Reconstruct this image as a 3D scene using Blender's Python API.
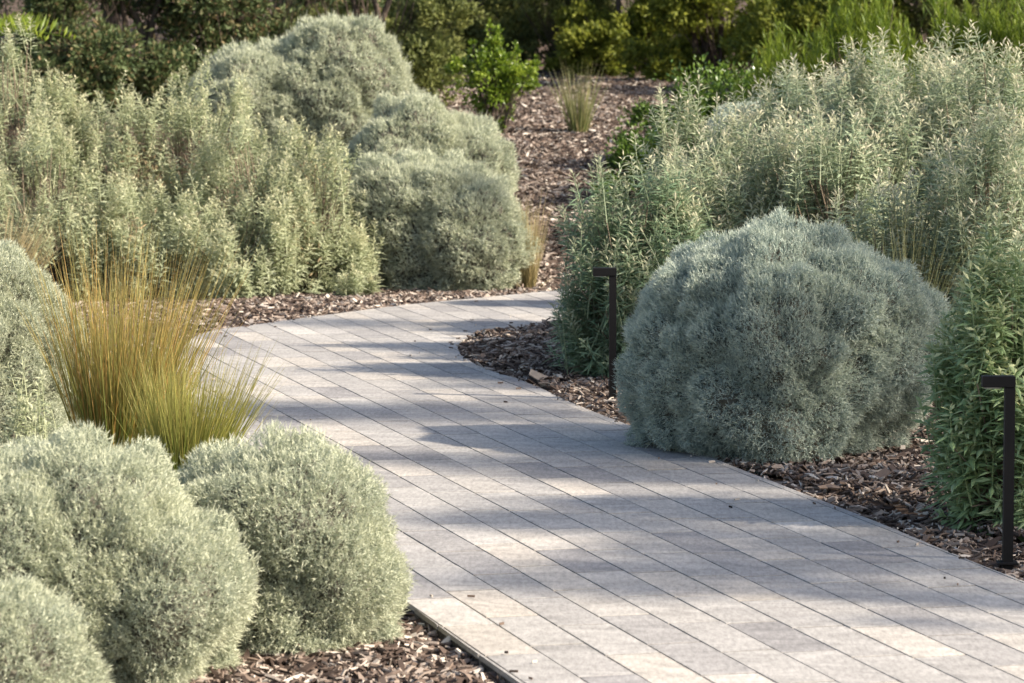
import bpy, math, random
import numpy as np
from mathutils import Vector

rng = np.random.default_rng(7)
random.seed(7)
scene = bpy.context.scene
for o in list(bpy.data.objects):
    bpy.data.objects.remove(o)
COL = scene.collection

# ------------------------------------------------------------------ camera
F = 3600.0
CAMH = 1.65
PITCH = math.atan(338.0 / F)
cd = bpy.data.cameras.new('camera')
cam = bpy.data.objects.new('camera', cd)
COL.objects.link(cam)
cam.location = (0, 0, CAMH)
cam.rotation_euler = (math.pi / 2 - PITCH, 0, 0)
cd.sensor_width = 36.0
cd.lens = F / 1024 * 36.0
cd.clip_start = 0.1
cd.clip_end = 500
cd.dof.use_dof = True
cd.dof.focus_distance = 12.6
cd.dof.aperture_fstop = 9.0
scene.camera = cam

# ------------------------------------------------------------------ light
SUN_EL = math.radians(35)
SUN_AZ = math.radians(-15)            # angle from +X towards +Y
S = Vector((math.cos(SUN_EL) * math.cos(SUN_AZ), math.cos(SUN_EL) * math.sin(SUN_AZ), math.sin(SUN_EL)))
world = bpy.data.worlds.new('World')
scene.world = world
world.use_nodes = True
nt = world.node_tree
nt.nodes.clear()
wo = nt.nodes.new('ShaderNodeOutputWorld')
bg = nt.nodes.new('ShaderNodeBackground')
sky = nt.nodes.new('ShaderNodeTexSky')
sky.sky_type = 'NISHITA'
sky.sun_disc = False
sky.sun_elevation = SUN_EL
sky.sun_rotation = math.atan2(S.x, S.y)
sky.air_density = 1.0
sky.dust_density = 2.5
bg.inputs['Strength'].default_value = 0.122
nt.links.new(sky.outputs[0], bg.inputs[0])
nt.links.new(bg.outputs[0], wo.inputs[0])
sl = bpy.data.lights.new('sun', 'SUN')
sun = bpy.data.objects.new('sun', sl)
COL.objects.link(sun)
sl.energy = 5.0
sl.angle = math.radians(0.9)
sl.color = (1.0, 0.9, 0.76)
sun.rotation_euler = (-S).to_track_quat('-Z', 'Y').to_euler()
scene.view_settings.view_transform = 'Standard'
scene.view_settings.look = 'None'
scene.view_settings.gamma = 1.0
scene.view_settings.use_curve_mapping = False
scene.view_settings.exposure = 0.9
scene.cycles.max_bounces = 6
scene.cycles.diffuse_bounces = 3
scene.cycles.glossy_bounces = 2
scene.cycles.transmission_bounces = 3

# ------------------------------------------------------------------ helpers
def ray(px, py):
    x = (px - 512) / F
    y = (341.5 - py) / F
    c, s = math.cos(PITCH), math.sin(PITCH)
    return np.array([x, c + y * s, -s + y * c])

def at(px, py, z=0.0):
    r = ray(px, py)
    t = (z - CAMH) / r[2]
    return np.array([r[0] * t, r[1] * t, z])

def atd(px, py, d):
    r = ray(px, py)
    return np.array([r[0] * d / r[1], d, CAMH + r[2] * d / r[1]])

def hash3(ix, iy, iz, seed):
    h = (ix * 374761393 + iy * 668265263 + iz * 2147483647 + seed * 974634777) & 0xFFFFFFFF
    h = ((h ^ (h >> 13)) * 1274126177) & 0xFFFFFFFF
    h = (h ^ (h >> 16)) & 0xFFFFFFFF
    return h / 4294967295.0

def noise(p, seed=0):
    p = np.asarray(p, dtype=np.float64)
    i = np.floor(p).astype(np.int64)
    f = p - i
    f = f * f * (3 - 2 * f)
    out = np.zeros(len(p))
    for dx in (0, 1):
        wx = f[:, 0] if dx else 1 - f[:, 0]
        for dy in (0, 1):
            wy = f[:, 1] if dy else 1 - f[:, 1]
            for dz in (0, 1):
                wz = f[:, 2] if dz else 1 - f[:, 2]
                out += wx * wy * wz * hash3(i[:, 0] + dx, i[:, 1] + dy, i[:, 2] + dz, seed)
    return out * 2 - 1

def terrain(x, y):
    x = np.asarray(x, float); y = np.asarray(y, float)
    ys = np.array([-50, 8, 21.6, 23, 25, 27, 30, 34, 45, 60, 200])
    zs = np.array([-0.05, -0.05, -0.03, 0.13, 0.39, 0.62, 0.80, 0.95, 1.5, 2.2, 9.0])
    z = np.interp(y, ys, zs)
    p = np.stack([x, y, np.zeros_like(x)], -1)
    n = noise(p.reshape(-1, 3) * 0.9, 3).reshape(z.shape) * 0.02
    return z + n * np.clip((y - 8) / 6, 0, 1)

def norm(v):
    return v / np.maximum(np.linalg.norm(v, axis=-1, keepdims=True), 1e-9)

def perp(d, r=None):
    if r is None:
        r = rng.normal(size=d.shape)
    return norm(np.cross(d, r))

def rand_unit(n):
    return norm(rng.normal(size=(n, 3)))

class MB:
    """collects geometry, links it as one mesh object"""
    def __init__(self):
        self.v = []; self.l = []; self.t = []; self.c = []; self.n = 0
    def add(self, verts, faces, var):
        """verts (n,k,3) instances, faces list of tuples on k, var (n,k,3) or (n,3)"""
        verts = np.asarray(verts, dtype=np.float32)
        n, k, _ = verts.shape
        if n == 0:
            return
        var = np.asarray(var, dtype=np.float32)
        if var.ndim == 2:
            var = np.repeat(var[:, None, :], k, axis=1)
        base = self.n + np.arange(n)[:, None] * k
        self.v.append(verts.reshape(-1, 3))
        self.c.append(var.reshape(-1, 3))
        idx = np.concatenate([np.array(f) for f in faces])
        tot = np.array([len(f) for f in faces])
        self.l.append((base + idx[None, :]).reshape(-1))
        self.t.append(np.tile(tot, n))
        self.n += n * k
    def raw(self, verts, faces, var=(0.5, 0.5, 0.5)):
        verts = np.asarray(verts, float)[None]
        self.add(verts, faces, np.array([var]))
    def build(self, name, mat, parent=None, smooth=False, loc=None):
        me = bpy.data.meshes.new(name)
        v = np.concatenate(self.v); l = np.concatenate(self.l).astype(np.int32); t = np.concatenate(self.t).astype(np.int32)
        off = np.zeros(3)
        if parent is not None:
            off = np.array(parent.location)
        elif loc is not None:
            off = np.array(loc)
        v = v - off.astype(np.float32)
        me.vertices.add(len(v)); me.vertices.foreach_set('co', v.reshape(-1))
        me.loops.add(len(l)); me.loops.foreach_set('vertex_index', l)
        me.polygons.add(len(t))
        st = np.concatenate([[0], np.cumsum(t)[:-1]]).astype(np.int32)
        me.polygons.foreach_set('loop_start', st)
        me.polygons.foreach_set('loop_total', t)
        me.polygons.foreach_set('use_smooth', np.full(len(t), smooth, dtype=bool))
        a = me.attributes.new('var', 'FLOAT_COLOR', 'POINT')
        c = np.ones((len(v), 4), dtype=np.float32)
        c[:, :3] = np.concatenate(self.c)
        a.data.foreach_set('color', c.reshape(-1))
        me.update(calc_edges=True)
        me.materials.append(mat)
        o = bpy.data.objects.new(name, me)
        COL.objects.link(o)
        if parent is not None:
            o.parent = parent
        elif loc is not None:
            o.location = loc
        return o

def tag(o, label=None, cat=None, group=None, kind=None):
    if label: o['label'] = label
    if cat: o['category'] = cat
    if group: o['group'] = group
    if kind: o['kind'] = kind
    return o

def thing(name, label, cat, loc, group=None):
    o = bpy.data.objects.new(name, None)
    o.empty_display_size = 0.1
    COL.objects.link(o)
    o.location = Vector([float(a) for a in loc])
    return tag(o, label, cat, group)

# leaf-shaped batches -------------------------------------------------
def needles(mb, P, D, L, W, var, side=None):
    s = perp(D) if side is None else side
    W = np.asarray(W).reshape(-1, 1); L = np.asarray(L).reshape(-1, 1)
    mb.add(np.stack([P - s * W / 2, P + s * W / 2, P + D * L], 1), [(0, 1, 2)], var)

def blades(mb, P, D, L, W, var, fold=0.12, droop=0.15, side=None):
    """lanceolate leaf, four triangles-worth of surface bent along its length"""
    s = perp(D) if side is None else side
    W = np.asarray(W).reshape(-1, 1); L = np.asarray(L).reshape(-1, 1)
    nrm = norm(np.cross(s, D))
    down = np.array([0, 0, -1.0]) * L * droop
    p0 = P
    m = P + D * L * 0.5 - nrm * W * fold + down * 0.25
    a = P + D * L * 0.45 + s * W / 2 + down * 0.25
    b = P + D * L * 0.45 - s * W / 2 + down * 0.25
    tip = P + D * L + down
    mb.add(np.stack([p0, a, m, b, tip], 1), [(0, 1, 2), (0, 2, 3), (1, 4, 2), (2, 4, 3)], var)

def strands(mb, P, D, L, W, var, bend, seg=4):
    """grass strand: ribbon of seg quads bending along the vector bend"""
    n = len(P)
    s = perp(D)
    W = np.asarray(W).reshape(-1, 1); L = np.asarray(L).reshape(-1, 1)
    rows = []
    vs = []
    for i in range(seg + 1):
        t = i / seg
        c = P + D * L * t + bend * L * t * t
        w = W * (1 - t) ** 0.6 * 0.5 + W * 0.06
        rows += [c - s * w, c + s * w]
        vv = np.array(var, dtype=float).copy(); vv[:, 1] = t
        vs += [vv, vv]
    faces = [(2 * i, 2 * i + 1, 2 * i + 3, 2 * i + 2) for i in range(seg)]
    mb.add(np.stack(rows, 1), faces, np.stack(vs, 1))

def sticks(mb, A, B, ra, rb, var):
    """three-sided tapered sticks from A to B"""
    d = norm(B - A)
    u = perp(d, np.tile(np.array([[0.3, 0.5, 0.81]]), (len(A), 1)))
    w = np.cross(d, u)
    ra = np.asarray(ra).reshape(-1, 1); rb = np.asarray(rb).reshape(-1, 1)
    ring = []
    for k in range(3):
        a = 2 * math.pi * k / 3
        ring.append(A + (u * math.cos(a) + w * math.sin(a)) * ra)
    for k in range(3):
        a = 2 * math.pi * k / 3
        ring.append(B + (u * math.cos(a) + w * math.sin(a)) * rb)
    mb.add(np.stack(ring, 1), [(0, 1, 4, 3), (1, 2, 5, 4), (2, 0, 3, 5)], var)

def tube(mb, pts, radii, var=(0.5, 0.5, 0.5), k=9):
    pts = [np.array(p, float) for p in pts]
    verts = []; faces = []
    for i, p in enumerate(pts):
        d = pts[min(i + 1, len(pts) - 1)] - pts[max(i - 1, 0)]
        d = d / np.linalg.norm(d)
        u = np.cross(d, [0.31, 0.9, 0.2]); u /= np.linalg.norm(u)
        w = np.cross(d, u)
        for j in range(k):
            a = 2 * math.pi * j / k
            verts.append(p + (u * math.cos(a) + w * math.sin(a)) * radii[i])
    for i in range(len(pts) - 1):
        for j in range(k):
            faces.append((i * k + j, i * k + (j + 1) % k, (i + 1) * k + (j + 1) % k, (i + 1) * k + j))
    faces.append(tuple(range((len(pts) - 1) * k, len(pts) * k)))
    mb.raw(verts, faces, var)

def box(mb, c, sx, sy, sz, bev=0.0, var=(0.5, 0.5, 0.5)):
    x, y, z = c; b = bev
    vs = []
    for zz, ins in ((z - sz / 2, b), (z - sz / 2 + b, 0), (z + sz / 2 - b, 0), (z + sz / 2, b)):
        for a, e in ((-1, -1), (1, -1), (1, 1), (-1, 1)):
            vs.append((x + a * (sx / 2 - ins), y + e * (sy / 2 - ins), zz))
    f = [(3, 2, 1, 0), (12, 13, 14, 15)]
    for r in range(3):
        for j in range(4):
            f.append((r * 4 + j, r * 4 + (j + 1) % 4, (r + 1) * 4 + (j + 1) % 4, (r + 1) * 4 + j))
    mb.raw(vs, f, var)

# ------------------------------------------------------------------ materials
def newmat(name):
    m = bpy.data.materials.new(name); m.use_nodes = True
    t = m.node_tree; t.nodes.clear()
    out = t.nodes.new('ShaderNodeOutputMaterial')
    return m, t, out

def leafmat(name, cols, tip=None, tipamt=1.0, rough=0.6, trans=0.25, spec=0.3):
    m, t, out = newmat(name)
    at_ = t.nodes.new('ShaderNodeAttribute'); at_.attribute_name = 'var'
    sep = t.nodes.new('ShaderNodeSeparateColor'); t.links.new(at_.outputs['Color'], sep.inputs[0])
    cr = t.nodes.new('ShaderNodeValToRGB')
    el = cr.color_ramp.elements
    while len(el) < len(cols): el.new(0.5)
    for i, c in enumerate(cols):
        el[i].position = i / (len(cols) - 1); el[i].color = (*c, 1)
    t.links.new(sep.outputs[0], cr.inputs[0])
    col = cr.outputs[0]
    if tip is not None:
        mx = t.nodes.new('ShaderNodeMix'); mx.data_type = 'RGBA'
        mu = t.nodes.new('ShaderNodeMath'); mu.operation = 'MULTIPLY'; mu.inputs[1].default_value = tipamt
        t.links.new(sep.outputs[1], mu.inputs[0]); t.links.new(mu.outputs[0], mx.inputs[0])
        t.links.new(col, mx.inputs[6]); mx.inputs[7].default_value = (*tip, 1)
        col = mx.outputs[2]
    b = t.nodes.new('ShaderNodeBsdfPrincipled')
    b.inputs['Roughness'].default_value = rough
    b.inputs['Specular IOR Level'].default_value = spec
    t.links.new(col, b.inputs['Base Color'])
    if trans > 0:
        tr = t.nodes.new('ShaderNodeBsdfTranslucent'); t.links.new(col, tr.inputs[0])
        ms = t.nodes.new('ShaderNodeMixShader'); ms.inputs[0].default_value = trans
        t.links.new(b.outputs[0], ms.inputs[1]); t.links.new(tr.outputs[0], ms.inputs[2])
        t.links.new(ms.outputs[0], out.inputs[0])
    else:
        t.links.new(b.outputs[0], out.inputs[0])
    return m

def simplemat(name, col, rough=0.8, metal=0.0, nscale=0, ncol=None, bump=0.0):
    m, t, out = newmat(name)
    b = t.nodes.new('ShaderNodeBsdfPrincipled')
    b.inputs['Base Color'].default_value = (*col, 1)
    b.inputs['Roughness'].default_value = rough
    b.inputs['Metallic'].default_value = metal
    b.inputs['Specular IOR Level'].default_value = 0.2
    if nscale:
        tc = t.nodes.new('ShaderNodeTexCoord')
        no = t.nodes.new('ShaderNodeTexNoise'); no.inputs['Scale'].default_value = nscale; no.inputs['Detail'].default_value = 6
        t.links.new(tc.outputs['Object'], no.inputs['Vector'])
        mx = t.nodes.new('ShaderNodeMix'); mx.data_type = 'RGBA'
        mx.inputs[6].default_value = (*col, 1); mx.inputs[7].default_value = (*(ncol or col), 1)
        t.links.new(no.outputs[0], mx.inputs[0]); t.links.new(mx.outputs[2], b.inputs['Base Color'])
        if bump:
            bp = t.nodes.new('ShaderNodeBump'); bp.inputs['Strength'].default_value = 1; bp.inputs['Distance'].default_value = bump
            t.links.new(no.outputs[0], bp.inputs['Height']); t.links.new(bp.outputs[0], b.inputs['Normal'])
    t.links.new(b.outputs[0], out.inputs[0])
    return m

M = {}
M['soil'] = simplemat('soil', (0.045, 0.032, 0.024), 0.95, 0, 22, (0.16, 0.11, 0.08), 0.02)
M['chips'] = leafmat('bark chips', [(0.03, 0.023, 0.020), (0.10, 0.070, 0.055), (0.22, 0.165, 0.13), (0.38, 0.32, 0.27), (0.72, 0.64, 0.54)], None, rough=0.85, trans=0, spec=0.15)
M['core'] = simplemat('twig mass', (0.09, 0.08, 0.065), 0.95, 0, 60, (0.19, 0.18, 0.14), 0.01)
M['dead'] = simplemat('dead brown leaves', (0.22, 0.155, 0.085), 0.9, 0, 30, (0.40, 0.32, 0.19))
M['twig'] = simplemat('twig', (0.14, 0.105, 0.075), 0.9, 0, 40, (0.24, 0.19, 0.14))
M['bark'] = simplemat('bark', (0.06, 0.045, 0.035), 0.95, 0, 14, (0.13, 0.10, 0.08), 0.02)
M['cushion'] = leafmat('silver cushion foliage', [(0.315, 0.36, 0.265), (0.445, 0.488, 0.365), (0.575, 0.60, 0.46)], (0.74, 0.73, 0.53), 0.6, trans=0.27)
M['cushion_shade_blue'] = leafmat('shade-blued cushion foliage', [(0.24, 0.315, 0.285), (0.37, 0.455, 0.405), (0.50, 0.575, 0.50)], (0.74, 0.75, 0.58), 0.6, trans=0.28)  # bluer copy of the cushion foliage, its shade put into the colour
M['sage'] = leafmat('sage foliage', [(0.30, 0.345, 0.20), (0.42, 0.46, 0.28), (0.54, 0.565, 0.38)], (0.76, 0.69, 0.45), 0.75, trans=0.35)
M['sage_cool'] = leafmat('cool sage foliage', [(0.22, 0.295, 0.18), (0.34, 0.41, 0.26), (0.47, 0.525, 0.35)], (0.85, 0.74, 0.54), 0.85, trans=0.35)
M['sage_shade'] = leafmat('shaded sage foliage', [(0.13, 0.21, 0.12), (0.21, 0.30, 0.17), (0.32, 0.39, 0.25)], (0.72, 0.64, 0.44), 0.8, trans=0.3)  # darker, greener sage copy with the shade painted into its leaf colours
M['sage_green'] = leafmat('grey green foliage', [(0.19, 0.28, 0.12), (0.28, 0.39, 0.18), (0.40, 0.49, 0.27)], (0.75, 0.72, 0.40), 0.8, trans=0.28, rough=0.5)
M['grass_gold'] = leafmat('golden grass', [(0.06, 0.13, 0.015), (0.20, 0.25, 0.035), (0.58, 0.33, 0.085)], (0.62, 0.44, 0.20), 0.5, trans=0.35, rough=0.5)
M['grass_green'] = leafmat('green grass', [(0.08, 0.17, 0.02), (0.17, 0.27, 0.035), (0.36, 0.33, 0.07)], (0.55, 0.40, 0.15), 0.55, trans=0.35, rough=0.5)
M['grass_tan'] = leafmat('tan grass', [(0.24, 0.21, 0.09), (0.34, 0.28, 0.13), (0.44, 0.34, 0.18)], (0.46, 0.38, 0.22), 0.6, trans=0.3)
M['grass_bg'] = leafmat('sparse tussock grass', [(0.12, 0.17, 0.05), (0.20, 0.24, 0.08), (0.32, 0.28, 0.11)], (0.30, 0.27, 0.15), 0.6, trans=0.3)
M['bright'] = leafmat('bright green leaves', [(0.09, 0.15, 0.015), (0.17, 0.25, 0.025), (0.30, 0.37, 0.045)], (0.3, 0.42, 0.05), 0.4, trans=0.35, rough=0.35, spec=0.5)
M['glossy'] = leafmat('glossy dark green leaves', [(0.045, 0.09, 0.012), (0.085, 0.155, 0.018), (0.17, 0.25, 0.035)], (0.2, 0.3, 0.06), 0.4, trans=0.25, rough=0.3, spec=0.5)
M['strap'] = leafmat('strappy bright green leaves', [(0.075, 0.125, 0.015), (0.15, 0.22, 0.025), (0.27, 0.33, 0.04)], (0.36, 0.42, 0.07), 0.5, trans=0.4, rough=0.4)
M['olive'] = leafmat('olive tree leaves', [(0.08, 0.10, 0.028), (0.155, 0.18, 0.05), (0.29, 0.30, 0.09)], (0.32, 0.33, 0.12), 0.4, trans=0.3)
M['olive_dark'] = leafmat('dark tree leaves', [(0.055, 0.085, 0.03), (0.105, 0.145, 0.055), (0.19, 0.22, 0.09)], (0.48, 0.24, 0.15), 0.4, trans=0.25)
M['lime'] = leafmat('yellow green leaves', [(0.08, 0.11, 0.016), (0.18, 0.21, 0.028), (0.34, 0.36, 0.05)], (0.42, 0.42, 0.08), 0.4, trans=0.4)
M['black'] = simplemat('black powder coat', (0.006, 0.0055, 0.0055), 0.6, 0.0, 300, (0.010, 0.009, 0.009))
M['lens'] = simplemat('frosted lens', (0.35, 0.34, 0.32), 0.4)

# stone: per-paver tint from the mesh plus clouds and fine grain
def stonemat():
    m, t, out = newmat('sandstone paver')
    L = t.links.new
    at_ = t.nodes.new('ShaderNodeAttribute'); at_.attribute_name = 'var'
    sep = t.nodes.new('ShaderNodeSeparateColor'); L(at_.outputs['Color'], sep.inputs[0])
    cr = t.nodes.new('ShaderNodeValToRGB'); el = cr.color_ramp.elements
    cc = [(0, (0.275, 0.26, 0.25)), (0.3, (0.345, 0.325, 0.303)), (0.6, (0.39, 0.367, 0.338)), (0.85, (0.45, 0.405, 0.35)), (1, (0.47, 0.44, 0.40))]
    while len(el) < len(cc): el.new(0.5)
    for i, (p, c) in enumerate(cc): el[i].position = p; el[i].color = (*c, 1)
    L(sep.outputs[0], cr.inputs[0])
    tc = t.nodes.new('ShaderNodeTexCoord')
    # grain drawn out across each paver, offset per paver
    off = t.nodes.new('ShaderNodeVectorMath'); off.operation = 'MULTIPLY_ADD'
    off.inputs[1].default_value = (1, 1, 1)
    comb = t.nodes.new('ShaderNodeCombineXYZ')
    mu = t.nodes.new('ShaderNodeMath'); mu.operation = 'MULTIPLY'; mu.inputs[1].default_value = 37.0
    L(sep.outputs[2], mu.inputs[0]); L(mu.outputs[0], comb.inputs[2])
    L(tc.outputs['Object'], off.inputs[0]); L(comb.outputs[0], off.inputs[2])
    mp = t.nodes.new('ShaderNodeMapping'); mp.inputs['Rotation'].default_value = (0, 0, math.radians(-15)); mp.inputs['Scale'].default_value = (2.6, 5.0, 1)
    L(off.outputs[0], mp.inputs[0])
    n1 = t.nodes.new('ShaderNodeTexNoise'); n1.inputs['Scale'].default_value = 1.1; n1.inputs['Detail'].default_value = 5; n1.inputs['Distortion'].default_value = 1.8; n1.inputs['Roughness'].default_value = 0.6
    L(mp.outputs[0], n1.inputs['Vector'])
    r1 = t.nodes.new('ShaderNodeMapRange'); r1.inputs[1].default_value = 0.3; r1.inputs[2].default_value = 0.7; r1.inputs[3].default_value = 0.80; r1.inputs[4].default_value = 1.20
    L(n1.outputs[0], r1.inputs[0])
    n2 = t.nodes.new('ShaderNodeTexNoise'); n2.inputs['Scale'].default_value = 70; n2.inputs['Detail'].default_value = 8; n2.inputs['Roughness'].default_value = 0.8
    mp2 = t.nodes.new('ShaderNodeMapping'); mp2.inputs['Scale'].default_value = (1.0, 0.24, 1)
    L(tc.outputs['Object'], mp2.inputs[0]); L(mp2.outputs[0], n2.inputs['Vector'])
    r2 = t.nodes.new('ShaderNodeMapRange'); r2.inputs[1].default_value = 0.3; r2.inputs[2].default_value = 0.7; r2.inputs[3].default_value = 0.62; r2.inputs[4].default_value = 1.34
    L(n2.outputs[0], r2.inputs[0])
    n3 = t.nodes.new('ShaderNodeTexNoise'); n3.inputs['Scale'].default_value = 0.9; n3.inputs['Detail'].default_value = 5
    L(tc.outputs['Object'], n3.inputs['Vector'])
    r3 = t.nodes.new('ShaderNodeMapRange'); r3.inputs[1].default_value = 0.3; r3.inputs[2].default_value = 0.7; r3.inputs[3].default_value = 0.93; r3.inputs[4].default_value = 1.06
    L(n3.outputs[0], r3.inputs[0])
    m1 = t.nodes.new('ShaderNodeMath'); m1.operation = 'MULTIPLY'; L(r1.outputs[0], m1.inputs[0]); L(r2.outputs[0], m1.inputs[1])
    m2 = t.nodes.new('ShaderNodeMath'); m2.operation = 'MULTIPLY'; L(m1.outputs[0], m2.inputs[0]); L(r3.outputs[0], m2.inputs[1])
    sc = t.nodes.new('ShaderNodeVectorMath'); sc.operation = 'SCALE'; L(cr.outputs[0], sc.inputs[0]); L(m2.outputs[0], sc.inputs['Scale'])
    b = t.nodes.new('ShaderNodeBsdfPrincipled'); b.inputs['Roughness'].default_value = 0.75; b.inputs['Specular IOR Level'].default_value = 0.25
    L(sc.outputs[0], b.inputs['Base Color'])
    bp = t.nodes.new('ShaderNodeBump'); bp.inputs['Strength'].default_value = 0.6; bp.inputs['Distance'].default_value = 0.004
    hs = t.nodes.new('ShaderNodeMath'); hs.operation = 'MULTIPLY_ADD'; hs.inputs[1].default_value = 0.3
    L(n2.outputs[0], hs.inputs[0]); L(n1.outputs[0], hs.inputs[2]); L(hs.outputs[0], bp.inputs['Height'])
    L(bp.outputs[0], b.inputs['Normal']); L(b.outputs[0], out.inputs[0])
    return m
M['stone'] = stonemat()
M['slab'] = simplemat('slab edge', (0.05, 0.042, 0.036), 0.9, 0, 30, (0.08, 0.07, 0.06))

# ------------------------------------------------------------------ ground
gx = np.concatenate([np.linspace(-150, -9, 40), np.linspace(-8.8, 8.8, 177), np.linspace(9, 150, 40)])
gy = np.concatenate([np.linspace(-40, 5.9, 40), np.linspace(6, 36, 301), np.linspace(37, 190, 60)])
X, Y = np.meshgrid(gx, gy)
Z = terrain(X, Y) - 0.012
nx_, ny_ = len(gx), len(gy)
mb = MB()
vv = np.stack([X, Y, Z], -1).reshape(-1, 3)
ii = np.arange(nx_ * ny_).reshape(ny_, nx_)
quads = np.stack([ii[:-1, :-1], ii[:-1, 1:], ii[1:, 1:], ii[1:, :-1]], -1).reshape(-1, 4)
mb.v.append(vv); mb.c.append(np.full((len(vv), 3), 0.5)); mb.l.append(quads.reshape(-1)); mb.t.append(np.full(len(quads), 4)); mb.n = len(vv)
tag(mb.build('ground', M['soil'], smooth=True), kind='structure')

# ------------------------------------------------------------------ path
def smooth_curve(pts, sub=6):
    pts = [np.array(p, float) for p in pts]
    out = []
    for i in range(len(pts) - 1):
        p0 = pts[max(i - 1, 0)]; p1 = pts[i]; p2 = pts[i + 1]; p3 = pts[min(i + 2, len(pts) - 1)]
        for k in range(sub):
            t = k / sub
            out.append(0.5 * ((2 * p1) + (-p0 + p2) * t + (2 * p0 - 5 * p1 + 4 * p2 - p3) * t * t + (-p0 + 3 * p1 - 3 * p2 + p3) * t ** 3))
    out.append(pts[-1])
    return out

def g2(px, py):
    return at(px, py)[:2]

near_edge = [g2(*p) for p in [(1180, 635), (1024, 581), (944.5, 550), (880, 523), (800, 492), (700, 453), (640, 429), (593, 411), (566, 399.5), (525, 381.6), (484, 368), (465, 357), (457.8, 349), (460, 342.5), (470, 337), (488, 333.7), (517, 330.8), (544, 326), (565, 319.5)]]
near_edge += [np.array([1.3, 19.9]), np.array([3.0, 22.6]), np.array([5.5, 25.5])]
far_edge = [np.array([3.6, 27.4]), np.array([1.9, 24.2]), g2(640, 281.5), g2(570, 289), g2(478, 297.6), g2(400, 305.3), g2(325, 315), g2(286, 320), g2(249, 325.5), g2(215, 330), g2(190, 340), g2(178, 362), g2(185, 392), g2(210, 436), g2(240, 470), g2(300, 521), g2(350, 559), g2(413, 607), g2(520, 683), g2(640, 766)]
ne = smooth_curve(near_edge); fe = smooth_curve(far_edge)
last = fe[-1]; d0 = norm((fe[-1] - fe[-7])[None])[0]
b1 = last + d0 * 5.0
d1 = norm((ne[0] - ne[7])[None])[0]
b2 = ne[0] + d1 * 4.2
outline = np.array([b2] + ne + fe + [b1])     # closed polygon

# row frame: rows run towards the vanishing point (-463, 3.5)
ru = np.array([(-463 - 512) / F, 1.0]); ru /= np.linalg.norm(ru)     # along a row
rv = np.array([ru[1], -ru[0]])                                        # across rows
P1 = g2(432.2, 550); P2 = g2(736.7, 550)
spacing = float(np.dot(P2 - P1, rv)) / 6.0
v0 = float(np.dot(P1, rv))

def clip_half(poly, axis, lim, keep_less):
    out = []
    n = len(poly)
    for i in range(n):
        a = poly[i]; b = poly[(i + 1) % n]
        ia = (a[axis] <= lim) == keep_less; ib = (b[axis] <= lim) == keep_less
        if ia: out.append(a)
        if ia != ib:
            t = (lim - a[axis]) / (b[axis] - a[axis])
            out.append(a + (b - a) * t)
    return out

uv = np.stack([outline @ ru, outline @ rv], 1)
def paver_polys():
    gap = 0.0054
    r0 = int(math.floor((uv[:, 1].min() - v0) / spacing)) - 1
    r1 = int(math.ceil((uv[:, 1].max() - v0) / spacing)) + 1
    LEN = spacing * 3.0
    for r in range(r0, r1):
        lo = v0 + r * spacing; hi = lo + spacing
        if r == -2: pass
        strip = clip_half(clip_half([p for p in uv], 1, lo + gap / 2, False), 1, hi - gap / 2, True)
        if len(strip) < 3: continue
        sa = np.array(strip)
        off = random.uniform(0, LEN)
        u = math.floor((sa[:, 0].min()) / LEN) * LEN - off
        while u < sa[:, 0].max():
            q = clip_half(clip_half(strip, 0, u + gap * 1.0, False), 0, u + LEN - gap * 1.0, True)
            u += LEN
            if len(q) < 3: continue
            q = np.array(q)
            # drop duplicates
            keep = [0]
            for i in range(1, len(q)):
                if np.linalg.norm(q[i] - q[keep[-1]]) > 1e-4: keep.append(i)
            q = q[keep]
            if len(q) > 2 and np.linalg.norm(q[0] - q[-1]) < 1e-4: q = q[:-1]
            if len(q) < 3: continue
            x, y = q[:, 0], q[:, 1]
            area = 0.5 * np.sum(x * np.roll(y, -1) - np.roll(x, -1) * y)
            if abs(area) < 2e-4: continue
            if area < 0: q = q[::-1]
            yield q, r
mb = MB()
for q, r in paver_polys():
    k = len(q)
    c = q.mean(0)
    dd = q - c
    ln = np.linalg.norm(dd, axis=1, keepdims=True)
    ins = q - dd / np.maximum(ln, 1e-6) * np.minimum(0.0022, ln * 0.3)
    h = random.gauss(0, 0.0004); tx = random.gauss(0, 0.0010); ty = random.gauss(0, 0.003)
    def w3(p, z):
        xy = p[0] * ru + p[1] * rv
        return (xy[0], xy[1], z)
    top = [w3(p, h + tx * (p[0] - c[0]) + ty * (p[1] - c[1])) for p in ins]
    mid = [w3(p, h - 0.0008) for p in q]
    bot = [w3(p, -0.045) for p in q]
    # ru,rv is left handed: flip
    V = top + mid + bot
    faces = [tuple(range(k))[::-1]]
    for a in (0, 1):
        for j in range(k):
            faces.append((a * k + j, a * k + (j + 1) % k, (a + 1) * k + (j + 1) % k, (a + 1) * k + j))
    mb.raw(V, faces, (min(1, max(0, random.gauss(0.48, 0.27))), 0.5, random.random()))
tag(mb.build('path', M['stone']), kind='structure')
# bedding slab under the pavers
mb = MB()
k = len(outline)
cen = outline
top = [(p[0], p[1], -0.014) for p in outline]; bot = [(p[0], p[1], -0.10) for p in outline]
mb.raw(top + bot, [tuple(range(k))] + [(j, (j + 1) % k, k + (j + 1) % k, k + j) for j in range(k)])
tag(mb.build('path_bed', M['slab']), kind='structure')

def inside(poly, P):
    x, y = P[:, 0], P[:, 1]
    c = np.zeros(len(P), bool)
    j = len(poly) - 1
    for i in range(len(poly)):
        xi, yi = poly[i]; xj, yj = poly[j]
        cond = ((yi > y) != (yj > y)) & (x < (xj - xi) * (y - yi) / (yj - yi + 1e-12) + xi)
        c ^= cond
        j = i
    return c

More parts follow.
